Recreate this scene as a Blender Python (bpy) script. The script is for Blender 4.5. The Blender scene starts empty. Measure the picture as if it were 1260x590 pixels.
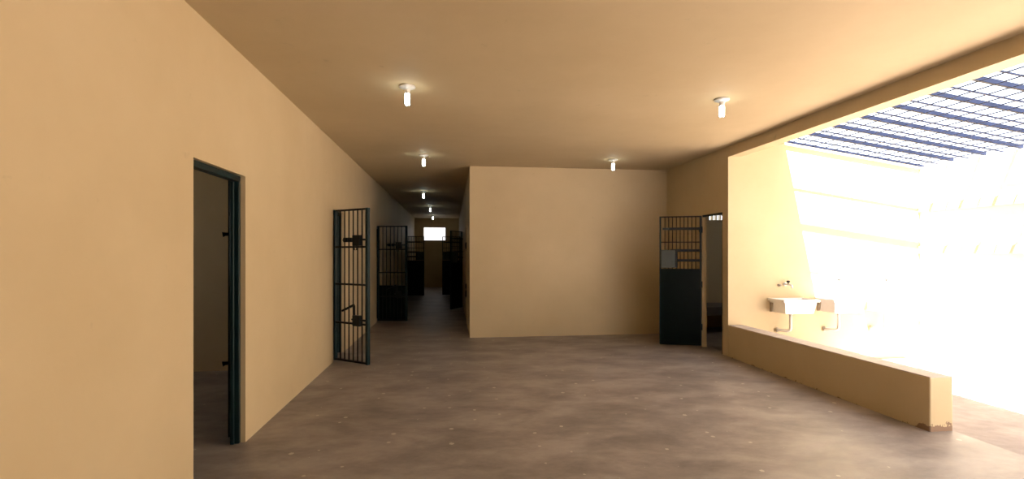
import bpy, bmesh, math, random
from mathutils import Vector, Matrix
R = random.Random(7)
C = bpy.context.scene.collection
sc = bpy.context.scene

# ------------------------------------------------------------------ helpers
def add_box(bm, x0, x1, y0, y1, z0, z1):
    v = [bm.verts.new((x, y, z)) for z in (z0, z1) for (x, y) in ((x0, y0), (x1, y0), (x1, y1), (x0, y1))]
    for f in ((3, 2, 1, 0), (4, 5, 6, 7), (0, 1, 5, 4), (1, 2, 6, 5), (2, 3, 7, 6), (3, 0, 4, 7)):
        bm.faces.new([v[i] for i in f])
    return v

def bx(*b):
    bm = bmesh.new(); add_box(bm, *b); return bm

def add_prism(bm, pts, axis, a0, a1):
    """extrude a 2-D polygon along an axis ('x': pts are (y,z); 'y': pts are (x,z); 'z': pts are (x,y))"""
    def mk(p, a):
        if axis == 'x': return (a, p[0], p[1])
        if axis == 'y': return (p[0], a, p[1])
        return (p[0], p[1], a)
    A = [bm.verts.new(mk(p, a0)) for p in pts]; B = [bm.verts.new(mk(p, a1)) for p in pts]
    bm.faces.new(A[::-1]); bm.faces.new(B)
    n = len(pts)
    for i in range(n):
        bm.faces.new((A[i], A[(i+1) % n], B[(i+1) % n], B[i]))

def add_bar(bm, p0, p1, w, h, up=(0, 0, 1)):
    """rectangular bar between two points"""
    p0, p1 = Vector(p0), Vector(p1); d = (p1 - p0).normalized()
    u = Vector(up)
    s = d.cross(u)
    if s.length < 1e-4: s = d.cross(Vector((1, 0, 0)))
    s.normalize(); t = s.cross(d).normalized()
    rings = []
    for p in (p0, p1):
        rings.append([bm.verts.new(p + s*(a*w/2) + t*(b*h/2)) for a, b in ((-1, -1), (1, -1), (1, 1), (-1, 1))])
    A, B = rings
    bm.faces.new(A[::-1]); bm.faces.new(B)
    for i in range(4): bm.faces.new((A[i], A[(i+1) % 4], B[(i+1) % 4], B[i]))

def add_tube(bm, pts, r, seg=10, cap=True):
    pts = [Vector(p) for p in pts]; rings = []
    prev = None
    for i, p in enumerate(pts):
        d = (pts[min(i+1, len(pts)-1)] - pts[max(i-1, 0)]).normalized()
        if prev is None:
            s = d.orthogonal().normalized()
        else:
            s = (prev - d*prev.dot(d)).normalized()
        prev = s; t = d.cross(s)
        rr = r[i] if isinstance(r, (list, tuple)) else r
        rings.append([bm.verts.new(p + (s*math.cos(2*math.pi*k/seg) + t*math.sin(2*math.pi*k/seg))*rr) for k in range(seg)])
    for A, B in zip(rings, rings[1:]):
        for k in range(seg): bm.faces.new((A[k], A[(k+1) % seg], B[(k+1) % seg], B[k]))
    if cap: bm.faces.new(rings[0][::-1]); bm.faces.new(rings[-1])

def add_lathe(bm, prof, seg=24, c=(0, 0, 0)):
    """profile of (radius, z) turned about the z axis"""
    rings = []
    for r, z in prof:
        if r < 1e-5: rings.append([bm.verts.new((c[0], c[1], c[2]+z))])
        else: rings.append([bm.verts.new((c[0]+r*math.cos(2*math.pi*k/seg), c[1]+r*math.sin(2*math.pi*k/seg), c[2]+z)) for k in range(seg)])
    for A, B in zip(rings, rings[1:]):
        if len(A) == 1 and len(B) == 1: continue
        for k in range(seg):
            j = (k+1) % seg
            if len(A) == 1: bm.faces.new((A[0], B[k], B[j]))
            elif len(B) == 1: bm.faces.new((A[k], A[j], B[0]))
            else: bm.faces.new((A[k], A[j], B[j], B[k]))

def bevel(bm, w, seg=2, only_sharp=True):
    bmesh.ops.recalc_face_normals(bm, faces=bm.faces)
    es = [e for e in bm.edges if len(e.link_faces) == 2 and e.calc_face_angle(0) > 0.6]
    bmesh.ops.bevel(bm, geom=es, offset=w, segments=seg, affect='EDGES', profile=0.5, clamp_overlap=True)
    return bm

def obj(name, bm, m, parent=None, smooth=False):
    bmesh.ops.recalc_face_normals(bm, faces=bm.faces)
    me = bpy.data.meshes.new(name); bm.to_mesh(me); bm.free()
    me.materials.append(m)
    if smooth:
        for p in me.polygons: p.use_smooth = True
    o = bpy.data.objects.new(name, me); C.objects.link(o)
    if parent is not None: o.parent = parent
    return o

def tag(o, label, cat, group=None, kind=None):
    o['label'] = label; o['category'] = cat
    if group: o['group'] = group
    if kind: o['kind'] = kind
    return o

def thing(name, label, cat, loc=(0, 0, 0), rz=0, group=None):
    o = bpy.data.objects.new(name, None); C.objects.link(o)
    o.empty_display_size = 0.1
    o.location = loc; o.rotation_euler = (0, 0, rz)
    return tag(o, label, cat, group)

def struct(name, bm, m, label, cat, parent=None, smooth=False):
    return tag(obj(name, bm, m, parent, smooth), label, cat, kind='structure')

def dup(root, loc, rz, label):
    """a copy of a thing with copies of its parts and sub-parts"""
    r = root.copy(); C.objects.link(r); r.location = loc; r.rotation_euler = (0, 0, rz); r['label'] = label
    for ch in list(root.children):
        c = ch.copy(); C.objects.link(c); c.parent = r
        for g in list(ch.children):
            d = g.copy(); C.objects.link(d); d.parent = c
    return r

# ------------------------------------------------------------------ materials
def mat(name):
    m = bpy.data.materials.new(name); m.use_nodes = True
    return m, m.node_tree.nodes, m.node_tree.links, m.node_tree.nodes['Principled BSDF']

def noise(n, l, vec, scale, detail=4, rough=0.55):
    t = n.new('ShaderNodeTexNoise'); t.inputs['Scale'].default_value = scale
    t.inputs['Detail'].default_value = detail; t.inputs['Roughness'].default_value = rough
    l.new(vec, t.inputs['Vector']); return t.outputs['Fac']

def ramp(n, l, fac, stops):
    r = n.new('ShaderNodeValToRGB'); l.new(fac, r.inputs['Fac'])
    e = r.color_ramp.elements
    while len(e) < len(stops): e.new(0.5)
    for q, (p, c) in zip(e, stops): q.position = p; q.color = (*c, 1)
    return r.outputs['Color']

def mixc(n, l, fac, a, b, mode='MIX'):
    x = n.new('ShaderNodeMix'); x.data_type = 'RGBA'; x.blend_type = mode
    for s, v in ((x.inputs['Factor'], fac), (x.inputs['A'], a), (x.inputs['B'], b)):
        if hasattr(v, 'links'): l.new(v, s)
        elif isinstance(v, (int, float)): s.default_value = v
        else: s.default_value = (*v, 1)
    return x.outputs['Result']

def bump(n, l, b, h, strength, dist=0.01):
    q = n.new('ShaderNodeBump'); q.inputs['Strength'].default_value = strength; q.inputs['Distance'].default_value = dist
    l.new(h, q.inputs['Height']); l.new(q.outputs['Normal'], b.inputs['Normal'])

def wall_paint(name, col, rough=0.55, chipped=False):
    m, n, l, b = mat(name)
    co = n.new('ShaderNodeTexCoord').outputs['Object']
    f1 = noise(n, l, co, 0.9, 5, 0.6)
    lo = tuple(c*k for c, k in zip(col, (0.93, 0.915, 0.89))); hi = tuple(min(1, c*k) for c, k in zip(col, (1.04, 1.045, 1.06)))
    c = ramp(n, l, f1, [(0.3, lo), (0.7, hi)])
    # small scuffs and stains
    f2 = noise(n, l, co, 6.0, 6, 0.65)
    s = ramp(n, l, f2, [(0.66, (0, 0, 0)), (0.78, (1, 1, 1))])
    c = mixc(n, l, s, c, tuple(k*0.80 for k in col))
    if chipped:
        sep = n.new('ShaderNodeSeparateXYZ'); l.new(co, sep.inputs[0])
        f3 = noise(n, l, co, 9.0, 5, 0.7)
        a = n.new('ShaderNodeMath'); a.operation = 'MULTIPLY_ADD'; l.new(f3, a.inputs[0]); a.inputs[1].default_value = -0.24; a.inputs[2].default_value = 0.105
        mr = n.new('ShaderNodeMapRange'); l.new(sep.outputs['Y'], mr.inputs[0]); mr.inputs[1].default_value = 3.62; mr.inputs[2].default_value = 3.85; mr.inputs[3].default_value = 0.07; mr.inputs[4].default_value = 0.0
        ad = n.new('ShaderNodeMath'); ad.operation = 'ADD'; l.new(a.outputs[0], ad.inputs[0]); l.new(mr.outputs[0], ad.inputs[1])
        d = n.new('ShaderNodeMath'); d.operation = 'LESS_THAN'; l.new(sep.outputs['Z'], d.inputs[0]); l.new(ad.outputs[0], d.inputs[1])
        c = mixc(n, l, d.outputs[0], c, (0.27, 0.17, 0.11))
    l.new(c, b.inputs['Base Color']); b.inputs['Roughness'].default_value = rough
    b.inputs['Specular IOR Level'].default_value = 0.3
    bump(n, l, b, noise(n, l, co, 55, 4, 0.6), 0.12, 0.004)
    return m

def concrete(name, dark, mid, light, rough=0.5, specks=True):
    m, n, l, b = mat(name)
    co = n.new('ShaderNodeTexCoord').outputs['Object']
    mp = n.new('ShaderNodeMapping'); l.new(co, mp.inputs['Vector']); mp.inputs['Rotation'].default_value = (0, 0, 0.6); mp.inputs['Scale'].default_value = (1, 1.7, 1)
    dist = n.new('ShaderNodeTexNoise'); l.new(mp.outputs[0], dist.inputs['Vector']); dist.inputs['Scale'].default_value = 1.5; dist.inputs['Detail'].default_value = 9; dist.inputs['Roughness'].default_value = 0.62; dist.inputs['Distortion'].default_value = 0.25
    c = ramp(n, l, dist.outputs['Fac'], [(0.36, dark), (0.5, mid), (0.62, light)])
    f2 = noise(n, l, mp.outputs[0], 5.5, 9, 0.72)
    c = mixc(n, l, 0.42, c, ramp(n, l, f2, [(0.36, tuple(k*0.62 for k in mid)), (0.64, tuple(k*1.34 for k in mid))]))
    if specks:                                   # dabs of white paint dropped on the slab
        v = n.new('ShaderNodeTexVoronoi'); v.voronoi_dimensions = '2D'; v.inputs['Scale'].default_value = 4.2; l.new(co, v.inputs['Vector'])
        sepc = n.new('ShaderNodeSeparateColor'); l.new(v.outputs['Color'], sepc.inputs[0])
        rad = n.new('ShaderNodeMath'); rad.operation = 'MULTIPLY_ADD'; l.new(sepc.outputs[0], rad.inputs[0]); rad.inputs[1].default_value = 0.20; rad.inputs[2].default_value = -0.11
        wob = n.new('ShaderNodeMath'); wob.operation = 'MULTIPLY_ADD'; l.new(noise(n, l, co, 45, 3), wob.inputs[0]); wob.inputs[1].default_value = 0.08; l.new(v.outputs['Distance'], wob.inputs[2])
        sub = n.new('ShaderNodeMath'); sub.operation = 'SUBTRACT'; l.new(wob.outputs[0], sub.inputs[0]); sub.inputs[1].default_value = 0.035
        lt = n.new('ShaderNodeMath'); lt.operation = 'LESS_THAN'; l.new(sub.outputs[0], lt.inputs[0]); l.new(rad.outputs[0], lt.inputs[1])
        fm = n.new('ShaderNodeMath'); fm.operation = 'MULTIPLY'; l.new(lt.outputs[0], fm.inputs[0]); fm.inputs[1].default_value = 0.7
        c = mixc(n, l, fm.outputs[0], c, (0.62, 0.57, 0.50))
    l.new(c, b.inputs['Base Color'])
    rr = ramp(n, l, f2, [(0.3, (rough-0.08,)*3), (0.7, (rough+0.12,)*3)]); l.new(rr, b.inputs['Roughness'])
    bump(n, l, b, f2, 0.12, 0.006)
    return m

def metal_paint(name, col, rough=0.35, var=0.25, scale=9, spec=0.5):
    m, n, l, b = mat(name)
    co = n.new('ShaderNodeTexCoord').outputs['Object']
    f = noise(n, l, co, scale, 5)
    c = ramp(n, l, f, [(0.3, tuple(k*(1-var) for k in col)), (0.7, tuple(k*(1+var) for k in col))])
    l.new(c, b.inputs['Base Color']); b.inputs['Roughness'].default_value = rough
    b.inputs['Specular IOR Level'].default_value = spec
    bump(n, l, b, noise(n, l, co, 60, 3), 0.05, 0.002)
    return m

WALL = (0.61, 0.480, 0.290)
m_wall = wall_paint('cream_wall_paint', WALL)
m_low = wall_paint('cream_wall_paint_chipped_base', WALL, chipped=True)
m_ceil = wall_paint('cream_ceiling_paint', WALL, 0.7)
m_floor = concrete('worn_concrete', (0.165, 0.142, 0.132), (0.288, 0.248, 0.230), (0.41, 0.362, 0.342), 0.46)
m_yard = concrete('pale_cement', (0.23, 0.19, 0.18), (0.305, 0.255, 0.24), (0.38, 0.32, 0.30), 0.75, False)
m_bunk = concrete('grey_bunk_concrete', (0.10, 0.085, 0.085), (0.14, 0.12, 0.12), (0.18, 0.155, 0.15), 0.6, False)
m_top = concrete('pinkish_top_layer', (0.44, 0.37, 0.34), (0.50, 0.43, 0.395), (0.56, 0.49, 0.45), 0.7, False)  # less yellow tone for the top of the parapet
m_outer = wall_paint('sun_paled_outer_wall', (0.74, 0.66, 0.54))  # outer wall made paler so shadows on it wash out
m_outside = wall_paint('added_outside_wall', (0.115, 0.115, 0.125))  # dark tone chosen to limit the light from the added outside wall
m_band = wall_paint('pinkish_band', (0.60, 0.36, 0.27))  # darker pinkish tone for the raised bands of the outer wall
m_green = metal_paint('dark_green_enamel', (0.0018, 0.005, 0.004), 0.3, spec=0.08)
m_frame = metal_paint('blue_green_frame_enamel', (0.006, 0.019, 0.021), 0.38, spec=0.25)
m_bar = metal_paint('dark_bar_enamel', (0.009, 0.007, 0.006), 0.42, spec=0.2)
m_box = metal_paint('grey_green_lock_steel', (0.03, 0.041, 0.036), 0.4)
m_black = metal_paint('black_lock_steel', (0.007, 0.008, 0.008), 0.45, spec=0.2)
m_grate = metal_paint('flare_blue_grate_enamel', (0.007, 0.010, 0.026), 0.5, spec=0.2)  # blue-green enamel, made bluer with lens flare put into its colour
m_ceramic = metal_paint('white_glazed_sink', (0.82, 0.80, 0.80), 0.2, 0.03)
m_plastic = metal_paint('white_plastic', (0.80, 0.78, 0.74), 0.35, 0.04)
m_pvc = metal_paint('off_white_pipe_plastic', (0.72, 0.68, 0.62), 0.4, 0.04)
m_knob = metal_paint('black_tap_plastic', (0.02, 0.02, 0.02), 0.4)
m_galv = metal_paint('grey_bracket_steel', (0.38, 0.32, 0.25), 0.5)

def emit(name, col, s):
    m, n, l, b = mat(name)
    b.inputs['Base Color'].default_value = (0.9, 0.9, 0.9, 1)
    b.inputs['Emission Color'].default_value = (*col, 1); b.inputs['Emission Strength'].default_value = s
    return m
m_bulb = emit('lit_lamp_tube', (0.90, 1.0, 0.93), 14.0)

# ------------------------------------------------------------------ measures
XL, XI = -1.625, -1.725          # left wall, its two faces
XC, XCo = 0.315, 0.465           # corridor side wall
XR, XRo = 3.98, 4.055             # right wall
YB = 8.68                        # back wall of the hall
YE = 21.8                        # end wall of the corridor
YW = 6.64                        # wall of the yard
ZC = 3.05
ZD = 2.11                        # door openings
YN = -2.0                        # behind the camera
XO = 7.1                         # outer wall of the yard

def wall_y(x0, x1, y0, y1, z1, openings, z0=0.0):
    """a wall that runs along y with openings (ya, yb, za, zb)"""
    bm = bmesh.new(); y = y0
    for ya, yb, za, zb in sorted(openings):
        add_box(bm, x0, x1, y, ya, z0, z1)
        if zb < z1: add_box(bm, x0, x1, ya, yb, zb, z1)
        if za > z0: add_box(bm, x0, x1, ya, yb, z0, za)
        y = yb
    add_box(bm, x0, x1, y, y1, z0, z1)
    return bm

D1 = (3.313, 4.098, 0, ZD); D2 = (6.98, 7.66, 0, ZD); D3 = (10.90, 11.60, 0, ZD); D4 = (17.4, 18.06, 0, ZD)
E1 = (10.62, 11.28, 0, ZD); E2 = (13.5, 14.16, 0, ZD); E3 = (17.6, 18.26, 0, ZD)
F1 = (6.79, 7.38, 0, ZD)

# ------------------------------------------------------------------ the setting
struct('floor', bx(-5.15, 4.2, YN, YE+0.15, -0.12, 0), m_floor, 'worn grey brown concrete floor of the covered hall', 'floor')
bm = bx(4.13, 7.25, YW+0.06, 9.45, -0.12, 0)
struct('floor_cell', bm, m_floor, 'concrete floor inside the cell behind the half barred door', 'floor')
bm = bmesh.new()
add_prism(bm, [(4.2, 0.0), (5.3, -0.075), (7.1, -0.10), (7.1, -0.25), (4.2, -0.25)], 'y', YN, YW)
struct('floor_yard', bm, m_yard, 'pale cement floor of the sunlit yard beyond the low wall', 'floor')
struct('ceiling', bx(-5.15, 4.17, YN, YE+0.15, ZC, 3.15), m_ceil, 'flat cream painted ceiling slab over hall and corridor', 'ceiling')
struct('roof', bx(-5.3, 4.83, YN-0.1, YE+0.25, 3.15, 3.30), m_ceil, 'roof slab whose eave shades the edge of the yard', 'roof')
struct('wall_left', wall_y(XI, XL, YN, YE, ZC, [D1, D2, D3, D4]), m_wall, 'long cream left wall with an open doorway and barred doors', 'wall')
struct('wall_back', bx(XC, 3.98, YB, YB+0.15, 0, ZC), m_wall, 'plain cream wall between dark corridor and half barred door', 'wall')
struct('wall_corridor', wall_y(XC, XCo, YB+0.15, YE, ZC, [E1, E2, E3]), m_wall, 'dark right-hand side wall of the long corridor', 'wall')
bm = bmesh.new()
WX0, WX1, WZ0, WZ1 = -1.23, -0.285, 2.075, 2.64
add_box(bm, XI, WX0, YE, YE+0.15, 0, ZC); add_box(bm, WX1, XCo, YE, YE+0.15, 0, ZC)
add_box(bm, WX0, WX1, YE, YE+0.15, 0, WZ0); add_box(bm, WX0, WX1, YE, YE+0.15, WZ1, ZC)
struct('wall_added_outside', bx(-6, 5, 24.6, 24.8, -0.2, 7.0), m_outside, 'added wall outside the corridor end window, dimming its daylight', 'wall')  # wall added outside to dim the light through the end window
struct('wall_end', bm, m_wall, 'end wall of the corridor with a bright window opening', 'wall')
struct('wall_right', wall_y(XR, XRo, F1[0], YB+0.15, ZC, [F1]), m_wall, 'short cream wall that carries the half barred cell door', 'wall')
struct('wall_parapet', bevel(bx(XR, 4.2, 3.63, YW, -0.02, 0.455), 0.012, 2), m_low, 'low cream parapet wall with chipped foot between hall and yard', 'wall')
obj('top_layer', bevel(bx(XR+0.003, 4.197, 3.633, YW, 0.450, 0.459), 0.003, 1), m_top, bpy.data.objects['wall_parapet'])  # thin, less yellow layer on top of the parapet
struct('trim_1', bx(XR, 4.17, YN, YW, 2.90, ZC+0.1), m_wall, 'cream lintel beam along the top of the yard opening', 'beam')
bm = bmesh.new()
add_prism(bm, [(XR, -0.2), (7.25, -0.2), (7.25, 2.805), (4.86, 3.135), (4.83, 3.15), (XR, 3.15)], 'y', YW, YW+0.15)
struct('wall_yard', bm, m_wall, 'cream yard wall with the three white sinks, half in sun', 'wall')
bm = bx(XO, 7.25, YN, YW, -0.25, 2.815)
struct('wall_outer', bm, m_outer, 'sunlit outer wall of the yard under the grating ends', 'wall')
bm = bmesh.new(); add_box(bm, XO-0.03, XO, YN, YW, 2.13, 2.25)
struct('trim_2', bm, m_band, 'upper pinkish band along the sunlit outer wall', 'trim')
bm = bmesh.new(); add_box(bm, XO-0.03, XO, YN, YW, 1.50, 1.61)
struct('trim_3', bm, m_band, 'lower pinkish band along the sunlit outer wall', 'trim')
struct('wall_added_near', bx(XR, 4.17, YN, 0.4, -0.02, 2.90), m_wall, 'added unseen wall shortening the yard opening to darken the corridor', 'wall')  # unseen wall added to keep yard light out of the corridor
struct('floor_added_rear', bx(-14, 16, -24, YN, -0.3, -0.06), m_yard, 'added sunlit cement ground behind the viewer for bounced light', 'floor')  # unseen ground added to bounce sunlight into the hall
bm = bx(-14, 2.5, YN-0.15, YN, -0.06, ZC); add_box(bm, 2.5, 3.98, YN-0.15, YN, 2.2, ZC)  # gap in the unseen rear wall added to let daylight in
struct('wall_rear', bm, m_wall, 'cream rear wall behind the viewer, with a gap added for daylight', 'wall')
# rooms and cells left of the left wall
bm = bmesh.new()
add_box(bm, -5.15, -5.0, YN, 4.9, 0, ZC); add_box(bm, -5.15, -5.0, 5.7, YE+0.15, 0, ZC)
add_box(bm, -5.15, -5.0, 4.9, 5.7, 0, 1.3); add_box(bm, -5.15, -5.0, 4.9, 5.7, 2.3, ZC)  # unseen window gap added to brighten the near left room
for y in (0.4, 6.62, 10.2, 14.0, 16.6, 21.8): add_box(bm, -5.0, XI, y, y+0.13, 0, ZC)
struct('wall_cells_left', bm, m_wall, 'partition walls of the rooms behind the left doorways', 'wall')
bm = bmesh.new()
add_box(bm, 3.98, 4.13, YB+0.15, YE+0.15, 0, ZC)
for y in (9.6, 12.4, 16.0, 21.8): add_box(bm, XCo, 3.98, y, y+0.13, 0, ZC)
struct('wall_cells_right', bm, m_wall, 'partition walls of the cells right of the corridor', 'wall')
# cell behind the half barred door
VX0, VX1, VZ0, VZ1 = 5.17, 6.54, 2.175, 2.50  # vent enlarged out of view to let more daylight into the cell
bm = bmesh.new()
add_box(bm, XRo, VX0, 9.3, 9.42, 0, 2.7); add_box(bm, VX1, 7.25, 9.3, 9.42, 0, 2.7)
add_box(bm, VX0, VX1, 9.3, 9.42, 0, VZ0); add_box(bm, VX0, VX1, 9.3, 9.42, VZ1, 2.7)
add_box(bm, 7.1, 7.25, YW+0.15, 7.3, 0, 2.7); add_box(bm, 7.1, 7.25, 8.5, 9.3, 0, 2.7); add_box(bm, 7.1, 7.25, 7.3, 8.5, 0, 1.5); add_box(bm, 7.1, 7.25, 7.3, 8.5, 2.05, 2.7)  # unseen window gap added in the side wall to light the cell
struct('wall_cell_back', bm, m_wall, 'back wall of the cell behind the half barred door', 'wall')
struct('ceiling_cell', bx(XRo, 7.25, YW+0.15, 9.42, 2.7, 2.8), m_ceil, 'ceiling of the cell behind the half barred door', 'ceiling')
bm = bmesh.new()
for k in range(1, 16):
    x = VX0 + (VX1-VX0)*k/16; add_box(bm, x-0.007, x+0.007, 9.31, 9.41, VZ0, VZ1)
for z in (2.28, 2.39): add_box(bm, VX0, VX1, 9.31, 9.41, z-0.007, z+0.007) 
struct('window_2', bm, m_plastic, 'enlarged bright vent of square cells high in the far cell', 'window')
bm = bmesh.new()
for a in ((WX0-0.03, WX1+0.03, YE-0.012, YE+0.03, WZ1, WZ1+0.03), (WX0-0.03, WX1+0.03, YE-0.012, YE+0.03, WZ0-0.03, WZ0),
          (WX0-0.03, WX0, YE-0.012, YE+0.03, WZ0, WZ1), (WX1, WX1+0.03, YE-0.012, YE+0.03, WZ0, WZ1)): add_box(bm, *a)
struct('window_1', bm, m_wall, 'bright rectangular window opening at the corridor end', 'window')

# steel door frames, set back in the openings
def frame_left(name, op, label):
    ya, yb = op[0], op[1]; bm = bmesh.new()
    for a in ((ya, ya+0.028), (yb-0.028, yb)): add_box(bm, XI+0.002, XL-0.036, a[0], a[1], 0.0, ZD)
    add_box(bm, XI+0.002, XL-0.036, ya, yb, ZD-0.045, ZD)
    # rebate the leaf closes on
    for a in ((ya+0.028, ya+0.045), (yb-0.045, yb-0.028)): add_box(bm, XI+0.002, XI+0.03, a[0], a[1], 0.0, ZD-0.045)
    return struct(name, bevel(bm, 0.003, 1), m_frame, label, 'door frame')
frame_left('door_1', D1, 'blue green steel frame of the open doorway in the near left wall')
frame_left('door_2', D2, 'dark steel frame beside the hinges of the barred door')
frame_left('door_3', D3, 'steel frame of the first corridor doorway on the left')
frame_left('door_4', D4, 'steel frame of the far corridor doorway on the left')
def frame_right(name, x0, x1, op, label, hinge_clear=False):
    ya, yb = op[0], op[1]; bm = bmesh.new()
    for a in ((ya, ya+0.022), (yb-0.022, yb))[:1 if hinge_clear else 2]: add_box(bm, x0, x1, a[0], a[1], 0.0, ZD)
    add_box(bm, x0, x1, ya, yb, ZD-0.03, ZD)
    return struct(name, bm, m_frame, label, 'door frame')
frame_right('door_5', XR+0.004, XR+0.03, F1, 'slim steel frame of the half barred cell doorway', True)
frame_right('door_6', XC+0.03, XC+0.07, E1, 'steel frame of the first corridor doorway on the right')
frame_right('door_7', XC+0.03, XC+0.07, E2, 'steel frame of the middle corridor doorway on the right')
frame_right('door_8', XC+0.03, XC+0.07, E3, 'steel frame of the last corridor doorway on the right')

# ------------------------------------------------------------------ barred leaves
def hinges(t, zs, s):
    for z in zs:
        bm = bmesh.new(); add_tube(bm, [(-0.004, 0, z-0.05), (-0.004, 0, z+0.05)], 0.013, 10); add_box(bm, 0, 0.04, -0.006, 0.006, z-0.035, z+0.035)
        obj('hinge', bm, m_frame, t)

def grille_leaf(label, loc, rz, w, s, sheet=0.0, group='fully barred doors', flat=False):
    """open leaf of vertical bars with two lock boxes; s = side (+1: -y) that carries the locks"""
    t = thing('barred_gate', label, 'door', loc, rz, group)
    H = 2.10; z0 = 0.03
    for nm, a, b in (('hinge_stile', 0.0, 0.028), ('lock_stile', w-0.042, w)):
        bm = bmesh.new(); add_box(bm, a, b, -0.025, 0.025, z0, H); obj(nm, bevel(bm, 0.003, 1), m_frame, t)
    n = 6; g = (w-0.07)/(n+1)
    for k in range(n):
        bm = bmesh.new(); x = 0.028 + g*(k+1); add_tube(bm, [(x, 0, z0+0.02), (x, 0, H-0.02)], 0.0085, 10); obj('bar', bm, m_bar, t, True)
    for z in (z0+0.016, 0.555, 1.08, 1.585, H-0.014):
        bm = bmesh.new(); add_box(bm, 0.02, w-0.02, -0.017, 0.017, z-0.012, z+0.012); obj('crossbar', bm, m_bar, t)
    if sheet: obj('lower_sheet', bx(0.02, w-0.03, -0.004, 0.004, z0, sheet), m_green, t)
    bw = 0.135; x1 = w-0.11; x0 = x1-bw
    for zc, low in ((1.67, False), (0.52 if flat else 0.605, True)):
        y0, y1 = (-0.024, 0.024) if flat else sorted((-s*0.018, -s*0.062))
        bm = bx(x0, x1, y0, y1, zc-0.072, zc+0.072); lb = obj('lock_box', bevel(bm, 0.006, 2), m_black, t)
        bm = bmesh.new(); ybo = 0 if flat else -s*0.036; add_tube(bm, [(x0-0.20 if not low else x0-0.03, ybo, zc+0.01), (x1+0.09, ybo, zc+0.01)], 0.013, 10); obj('bolt', bm, m_black, lb, True)
        if flat:
            bm = bmesh.new(); add_tube(bm, [(x1-0.06, 0, zc), (x1-0.06, -s*0.050, zc), (x1-0.06, -s*0.072, zc-0.004)], [0.014, 0.016, 0.024], 12); obj('knob', bm, m_black, lb, True)
        elif not low:
            obj('keeper', bx(x0-0.17, x0-0.115, y0, y1, zc-0.02, zc+0.04), m_black, lb); obj('keeper', bx(x0-0.08, x0-0.04, y0, y1, zc-0.02, zc+0.04), m_black, lb)
            bm = bmesh.new(); add_tube(bm, [(x0+0.02, -s*0.04, zc-0.07), (x0+0.02, -s*0.04, zc-0.125), (x0+0.06, -s*0.04, zc-0.125), (x0+0.06, -s*0.04, zc-0.07)], 0.006, 8); obj('hasp', bm, m_black, lb, True)
        else:
            bm = bmesh.new(); add_bar(bm, (x0+0.01, -s*0.04, zc+0.205), (x0-0.21, -s*0.04, zc+0.115), 0.03, 0.026); obj('lever', bm, m_black, lb)
            bm = bmesh.new(); add_bar(bm, (x0+0.012, -s*0.04, zc+0.20), (x0+0.012, -s*0.04, zc+0.07), 0.018, 0.03); obj('link', bm, m_black, lb)
    hinges(t, (0.45, 1.75), s)
    return t

def half_leaf(label, loc, rz, w, s, group='half sheeted doors'):
    """leaf with bars above and a solid steel sheet below, lock box and slide bars at the rim"""
    t = thing('half_barred_gate', label, 'door', loc, rz, group)
    H = 2.10; z0 = 0.02; zp = 1.25
    for nm, a, b in (('hinge_stile', 0.0, 0.028), ('lock_stile', w-0.026, w)):
        obj(nm, bevel(bx(a, b, -0.02, 0.02, z0, H), 0.003, 1), m_frame, t)
    obj('lower_sheet', bevel(bx(0.014, w-0.012, -0.021, 0.021, z0, zp), 0.004, 2), m_green, t)
    n = 9; g = (w-0.054)/(n+1)
    for k in range(n):
        x = 0.028+g*(k+1); bm = bmesh.new(); add_tube(bm, [(x, 0, zp-0.01), (x, 0, H-0.008)], 0.0075, 10); obj('bar', bm, m_bar, t, True)
    for z, hh in ((H-0.010, 0.010), (1.68, 0.008)):
        obj('crossbar', bx(0.02, w-0.02, -0.013, 0.013, z-hh, z+hh), m_bar, t)
    for z, xa, xb in ((1.895, 0.0, 0.50), (1.545, 0.0, 0.48), (1.385, 0.0, 0.44)):
        y0, y1 = sorted((-s*0.010, -s*0.032)); sb = obj('slide_bar', bevel(bx(xa, xb, y0, y1, z-0.021, z+0.021), 0.003, 1), m_black, t)
        if z > 1.8:
            y0, y1 = sorted((-s*0.008, -s*0.036)); obj('bracket', bx(xb, xb+0.10, y0, y1, z-0.018, z+0.018), m_box, sb)
    y0, y1 = sorted((-s*0.015, -s*0.085)); lb = obj('lock_box', bevel(bx(w-0.235, w-0.015, y0, y1, zp+0.015, zp+0.305), 0.008, 2), m_box, t)
    y0, y1 = sorted((-s*0.015, -s*0.07)); obj('box_side', bevel(bx(w-0.275, w-0.236, y0, y1, zp+0.02, zp+0.28), 0.004, 1), m_black, lb)  # darker side of the lock box, built as a black piece
    hinges(t, (0.32, 1.0, 1.88), s)
    return t

def ang(dx, dy): return math.atan2(dy, dx)
A0 = (-1.603, 6.985); A1 = (-1.09, 6.60)
grille_leaf('tall barred steel door swung out from left wall before the dark corridor', (A0[0], A0[1], 0), ang(A1[0]-A0[0], A1[1]-A0[1]), 0.65, 1)
grille_leaf('barred door inside the near left doorway, only its lock edge in sight', (-1.748, 4.145, 0), ang(-0.270, 0.645), 0.70, -1, flat=True)
grille_leaf('dark barred leaf swung out on the left inside the corridor', (-1.605, 10.93, 0), ang(0.66, -0.14), 0.66, 1, 0.8)
grille_leaf('closed barred door flush in the corridor right wall, lock boxes jutting', (XC+0.045, 11.25, 0), ang(0.0, -1.0), 0.60, 1)
half_leaf('dark green door, solid below and barred above, open beside the yard', (3.965, 7.375, 0), ang(-0.62, 0.225), 0.645, -1)
half_leaf('far half barred door standing open on corridor left side near end window', (-1.60, 17.4, 0), ang(0.63, -0.06), 0.64, 1)
half_leaf('half barred door half swung out on the corridor right side', (0.275, 13.49, 0), ang(-0.30, -0.55), 0.64, -1)
half_leaf('far half barred door standing open on corridor right side near end window', (0.30, 17.58, 0), ang(-0.63, -0.08), 0.64, -1)

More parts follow.
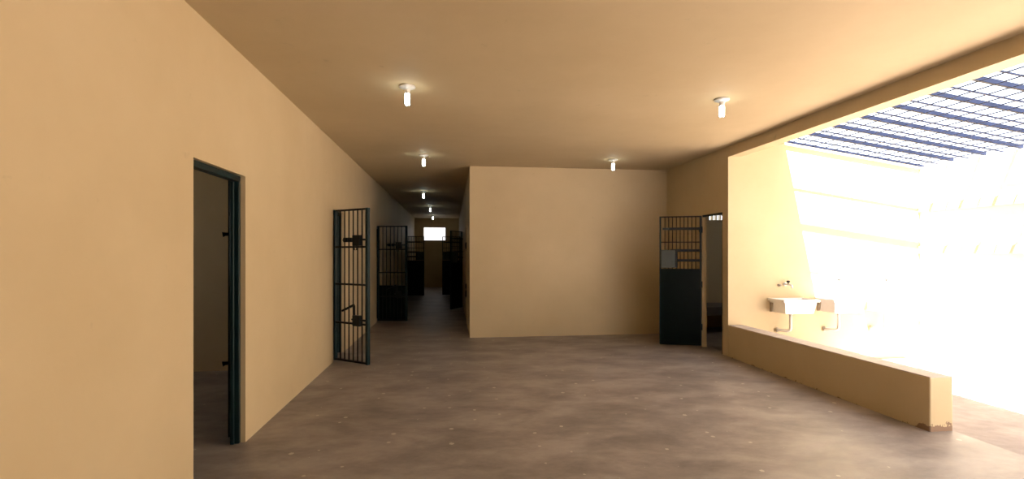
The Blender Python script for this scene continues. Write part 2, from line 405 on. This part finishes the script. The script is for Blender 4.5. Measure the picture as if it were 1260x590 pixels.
# ------------------------------------------------------------------ ceiling lamps
def lamp(label, loc):
    t = thing('ceiling_lamp', label, 'lamp', loc, 0, 'bare bulbs on the ceiling')
    bm = bmesh.new(); add_lathe(bm, [(0, 0), (0.072, 0), (0.076, -0.006), (0.072, -0.016), (0.045, -0.022), (0.034, -0.034), (0, -0.034)], 32); obj('ceiling_rose', bm, m_plastic, t, True)
    bm = bmesh.new(); add_lathe(bm, [(0, -0.032), (0.030, -0.032), (0.027, -0.05), (0.024, -0.068), (0.020, -0.074), (0, -0.074)], 28); so = obj('lamp_socket', bm, m_plastic, t, True)
    bm = bmesh.new()
    for k in range(3):                                   # three folded glass tubes of the lamp
        a = 2*math.pi*k/3
        c, s = math.cos(a), math.sin(a); cx, cy = 0.016*c, 0.016*s; ox, oy = -s*0.009, c*0.009
        p = [(cx+ox, cy+oy, -0.074), (cx+ox, cy+oy, -0.160), (cx+ox*0.8, cy+oy*0.8, -0.168), (cx, cy, -0.172), (cx-ox*0.8, cy-oy*0.8, -0.168), (cx-ox, cy-oy, -0.160), (cx-ox, cy-oy, -0.074)]
        add_tube(bm, p, 0.0075, 10)
    obj('lamp_tube', bm, m_bulb, t, True)
    return t
LY1, LY2 = 4.60, 7.78
l0 = lamp('nearest lit bulb left of the middle on the hall ceiling', (-0.41, LY1, ZC))
for loc, lab in (((-0.44, LY2, ZC), 'lit bulb on the hall ceiling just before the corridor mouth'),
                 ((2.69, LY1, ZC), 'lit bulb near the beam of the yard opening'),
                 ((2.64, LY2, ZC), 'lit bulb close to the plain back wall'),
                 ((-0.70, 12.3, ZC), 'first lit bulb inside the dark corridor'),
                 ((-0.70, 16.2, ZC), 'second lit bulb inside the dark corridor'),
                 ((-0.76, 20.0, ZC), 'last lit bulb, right above the end window of the corridor')):
    dup(l0, loc, 0, lab)

# ------------------------------------------------------------------ sinks and taps on the yard wall
def sink(label, loc):
    t = thing('laundry_sink', label, 'sink', loc, 0, 'white sinks on the yard wall')
    # origin: on the wall plane, at rim height; basin sticks out to -y
    W, D, H = 0.55, 0.36, 0.20
    bm = bmesh.new()
    def ring(hw, y0, y1, z): return [bm.verts.new(p) for p in ((-hw, y0, z), (hw, y0, z), (hw, y1, z), (-hw, y1, z))]
    o1 = ring(W/2-0.06, -D+0.05, -0.005, -H); o2 = ring(W/2-0.03, -D+0.02, -0.004, -0.035); o3 = ring(W/2, -D, -0.003, -0.035); o4 = ring(W/2, -D, -0.003, 0)
    i1 = ring(W/2-0.03, -D+0.03, -0.05, 0); i2 = ring(W/2-0.045, -D+0.045, -0.06, -0.04); i3 = ring(W/2-0.085, -D+0.08, -0.08, -0.17)
    chain = [o1, o2, o3, o4, i1, i2, i3]
    for A, B in zip(chain, chain[1:]):
        for k in range(4): bm.faces.new((A[k], A[(k+1) % 4], B[(k+1) % 4], B[k]))
    bm.faces.new(o1[::-1]); bm.faces.new(i3)
    obj('basin', bevel(bm, 0.008, 2), m_ceramic, t)
    bm = bmesh.new()                                     # ribbed washboard in the right third
    n = 7
    for k in range(n):
        a = k/n; y = -D+0.07+a*(D-0.15)
        add_bar(bm, (W/2-0.05, y, -0.02-0.005), (W/2-0.20, y, -0.13), 0.024, 0.02)
    add_bar(bm, (W/2-0.05, -D/2-0.01, -0.034), (W/2-0.20, -D/2-0.01, -0.14), D-0.12, 0.012)
    obj('washboard', bevel(bm, 0.004, 1), m_ceramic, t)
    for x in (-0.24, 0.20):
        bm = bmesh.new(); add_prism(bm, [(-0.0, -0.20), (-0.03, -0.20), (-0.085, -0.05), (0.0, -0.05)], 'x', x, x+0.02); obj('bracket', bm, m_galv, t)
    bm = bmesh.new()
    px, py = -0.02, -0.15
    add_tube(bm, [(px, py, -0.19), (px, py, -0.43), (px-0.008, py+0.004, -0.455), (px-0.03, py+0.02, -0.468), (px-0.09, -0.04, -0.468), (px-0.115, -0.002, -0.468)], 0.021, 12)
    add_lathe(bm, [(0, -0.19), (0.034, -0.19), (0.034, -0.225), (0.022, -0.235), (0, -0.235)], 16, (px, py, 0))
    dp = obj('drain_pipe', bm, m_pvc, t, True)
    bm = bmesh.new(); add_tube(bm, [(px-0.105, -0.016, -0.468), (px-0.116, -0.002, -0.468)], 0.036, 16); obj('wall_flange', bm, m_galv, dp)
    return t
def tap(label, loc):
    t = thing('wall_tap', label, 'tap', loc, 0, 'taps above the sinks')
    bm = bmesh.new()
    add_tube(bm, [(0, -0.002, 0), (0, -0.012, 0)], 0.028, 18)
    add_tube(bm, [(0, -0.01, 0), (0, -0.12, 0), (0, -0.145, -0.008), (0, -0.155, -0.03), (0, -0.155, -0.05)], 0.013, 12)
    obj('spout', bm, m_plastic, t, True)
    bm = bmesh.new(); add_lathe(bm, [(0, 0.01), (0.008, 0.01), (0.008, 0.03), (0.022, 0.03), (0.026, 0.04), (0.022, 0.056), (0, 0.058)], 16, (0, -0.075, 0)); obj('tap_handle', bm, m_knob, t, True)
    return t
s0 = sink('white wall sink half in shade, next to the hall opening', (4.87, YW, 0.845))
dup(s0, (5.63, YW, 0.845), 0, 'middle white sink, just inside the sun on the yard wall')
dup(s0, (6.39, YW, 0.845), 0, 'white sink farthest from the hall, bleached by the sun')
t0 = tap('tap with black handle over the shaded first sink', (4.87, YW, 1.045))
dup(t0, (5.68, YW, 1.07), 0, 'tap over the middle sink in the sun')
dup(t0, (6.46, YW, 1.07), 0, 'tap over the sink farthest from the hall')
bm = bmesh.new(); add_tube(bm, [(4.775, YW+0.02, 1.03), (4.775, YW-0.018, 1.03)], 0.022, 14); add_tube(bm, [(4.775, YW-0.015, 1.03), (4.775, YW-0.045, 1.03)], 0.012, 10)
tag(obj('pipe_stub', bm, m_galv), 'small capped pipe stub left of the first tap', 'pipe')

# ------------------------------------------------------------------ bunk in the right cell
t = thing('concrete_bunk', 'dark concrete bunk slab in the cell behind the half barred door', 'bunk', (5.0, 8.9, 0))
obj('bunk_slab', bevel(bx(-0.86, 1.9, -0.38, 0.39, 0.34, 0.50), 0.012, 2), m_bunk, t)
for x in (-0.62, 0.55, 1.6): obj('support', bx(x, x+0.12, -0.22, 0.39, 0.0, 0.34), m_bunk, t)

# ------------------------------------------------------------------ grating over the yard
GS = -0.139
def gz(x): return 3.145 + GS*(x-4.86)
t = thing('security_grating', 'flare-blue steel security grating sloping over the sunlit yard', 'grating', (4.86, YW, 3.145))
def gl(x, y, dz=0): return (x-4.86, y-YW, gz(x)+dz-3.145)
GX0, GX1 = 4.835, 7.16
ys = [YW-0.03-0.43*k for k in range(16)]
for k, y in enumerate(ys):
    bm = bmesh.new()
    if k == 0: add_bar(bm, gl(GX0, y), gl(GX1, y), 0.018, 0.03)
    else:
        # channel section: web and two flanges
        add_bar(bm, gl(GX0, y, 0.022), gl(GX1, y, 0.022), 0.006, 0.044)
        add_bar(bm, gl(GX0, y+0.012, 0.0), gl(GX1, y+0.012, 0.0), 0.026, 0.005)
        add_bar(bm, gl(GX0, y+0.012, 0.044), gl(GX1, y+0.012, 0.044), 0.026, 0.005)
    obj('joist', bm, m_grate, t)
    if k < len(ys)-1:
        bm = bmesh.new(); add_bar(bm, gl(GX0, y-0.215), gl(GX1, y-0.215), 0.014, 0.014); obj('mesh_rod', bm, m_grate, t)
x = GX0+0.12
while x < GX1:
    bm = bmesh.new(); add_tube(bm, [gl(x, YW-0.005, 0.0), gl(x, ys[-1], 0.0)], 0.0065, 8); obj('cross_rod', bm, m_grate, t); x += 0.17

# ------------------------------------------------------------------ light
w = bpy.data.worlds.new('World'); sc.world = w; w.use_nodes = True
nt = w.node_tree; bg = nt.nodes['Background']
bg.inputs['Color'].default_value = (0.88, 0.94, 1.0, 1); bg.inputs['Strength'].default_value = 3.1
sd = bpy.data.lights.new('sun', 'SUN'); sd.energy = 100; sd.angle = math.radians(0.53); sd.color = (1.0, 0.97, 0.92)
so = bpy.data.objects.new('sun', sd); C.objects.link(so)
so.rotation_euler = Vector((0.22, 0.35, -1)).to_track_quat('-Z', 'Y').to_euler()
so.location = (3, -3, 12)

# ------------------------------------------------------------------ camera
cd = bpy.data.cameras.new('camera'); cam = bpy.data.objects.new('camera', cd); C.objects.link(cam)
cam.location = (0, 0, 1.5); cam.rotation_euler = (math.radians(90), 0, -math.atan(74/600))
cd.sensor_fit = 'HORIZONTAL'; cd.sensor_width = 36; cd.lens = 36*600/1260
cd.shift_y = 17/1260; cd.clip_start = 0.05; cd.clip_end = 200
sc.camera = cam
sc.view_settings.view_transform = 'Standard'; sc.view_settings.look = 'None'
sc.view_settings.gamma = 1; sc.view_settings.exposure = 0; sc.view_settings.use_curve_mapping = False
cy = sc.cycles
cy.max_bounces = 14; cy.diffuse_bounces = 3; cy.glossy_bounces = 4
cy.use_denoising = True; cy.sample_clamp_indirect = 0
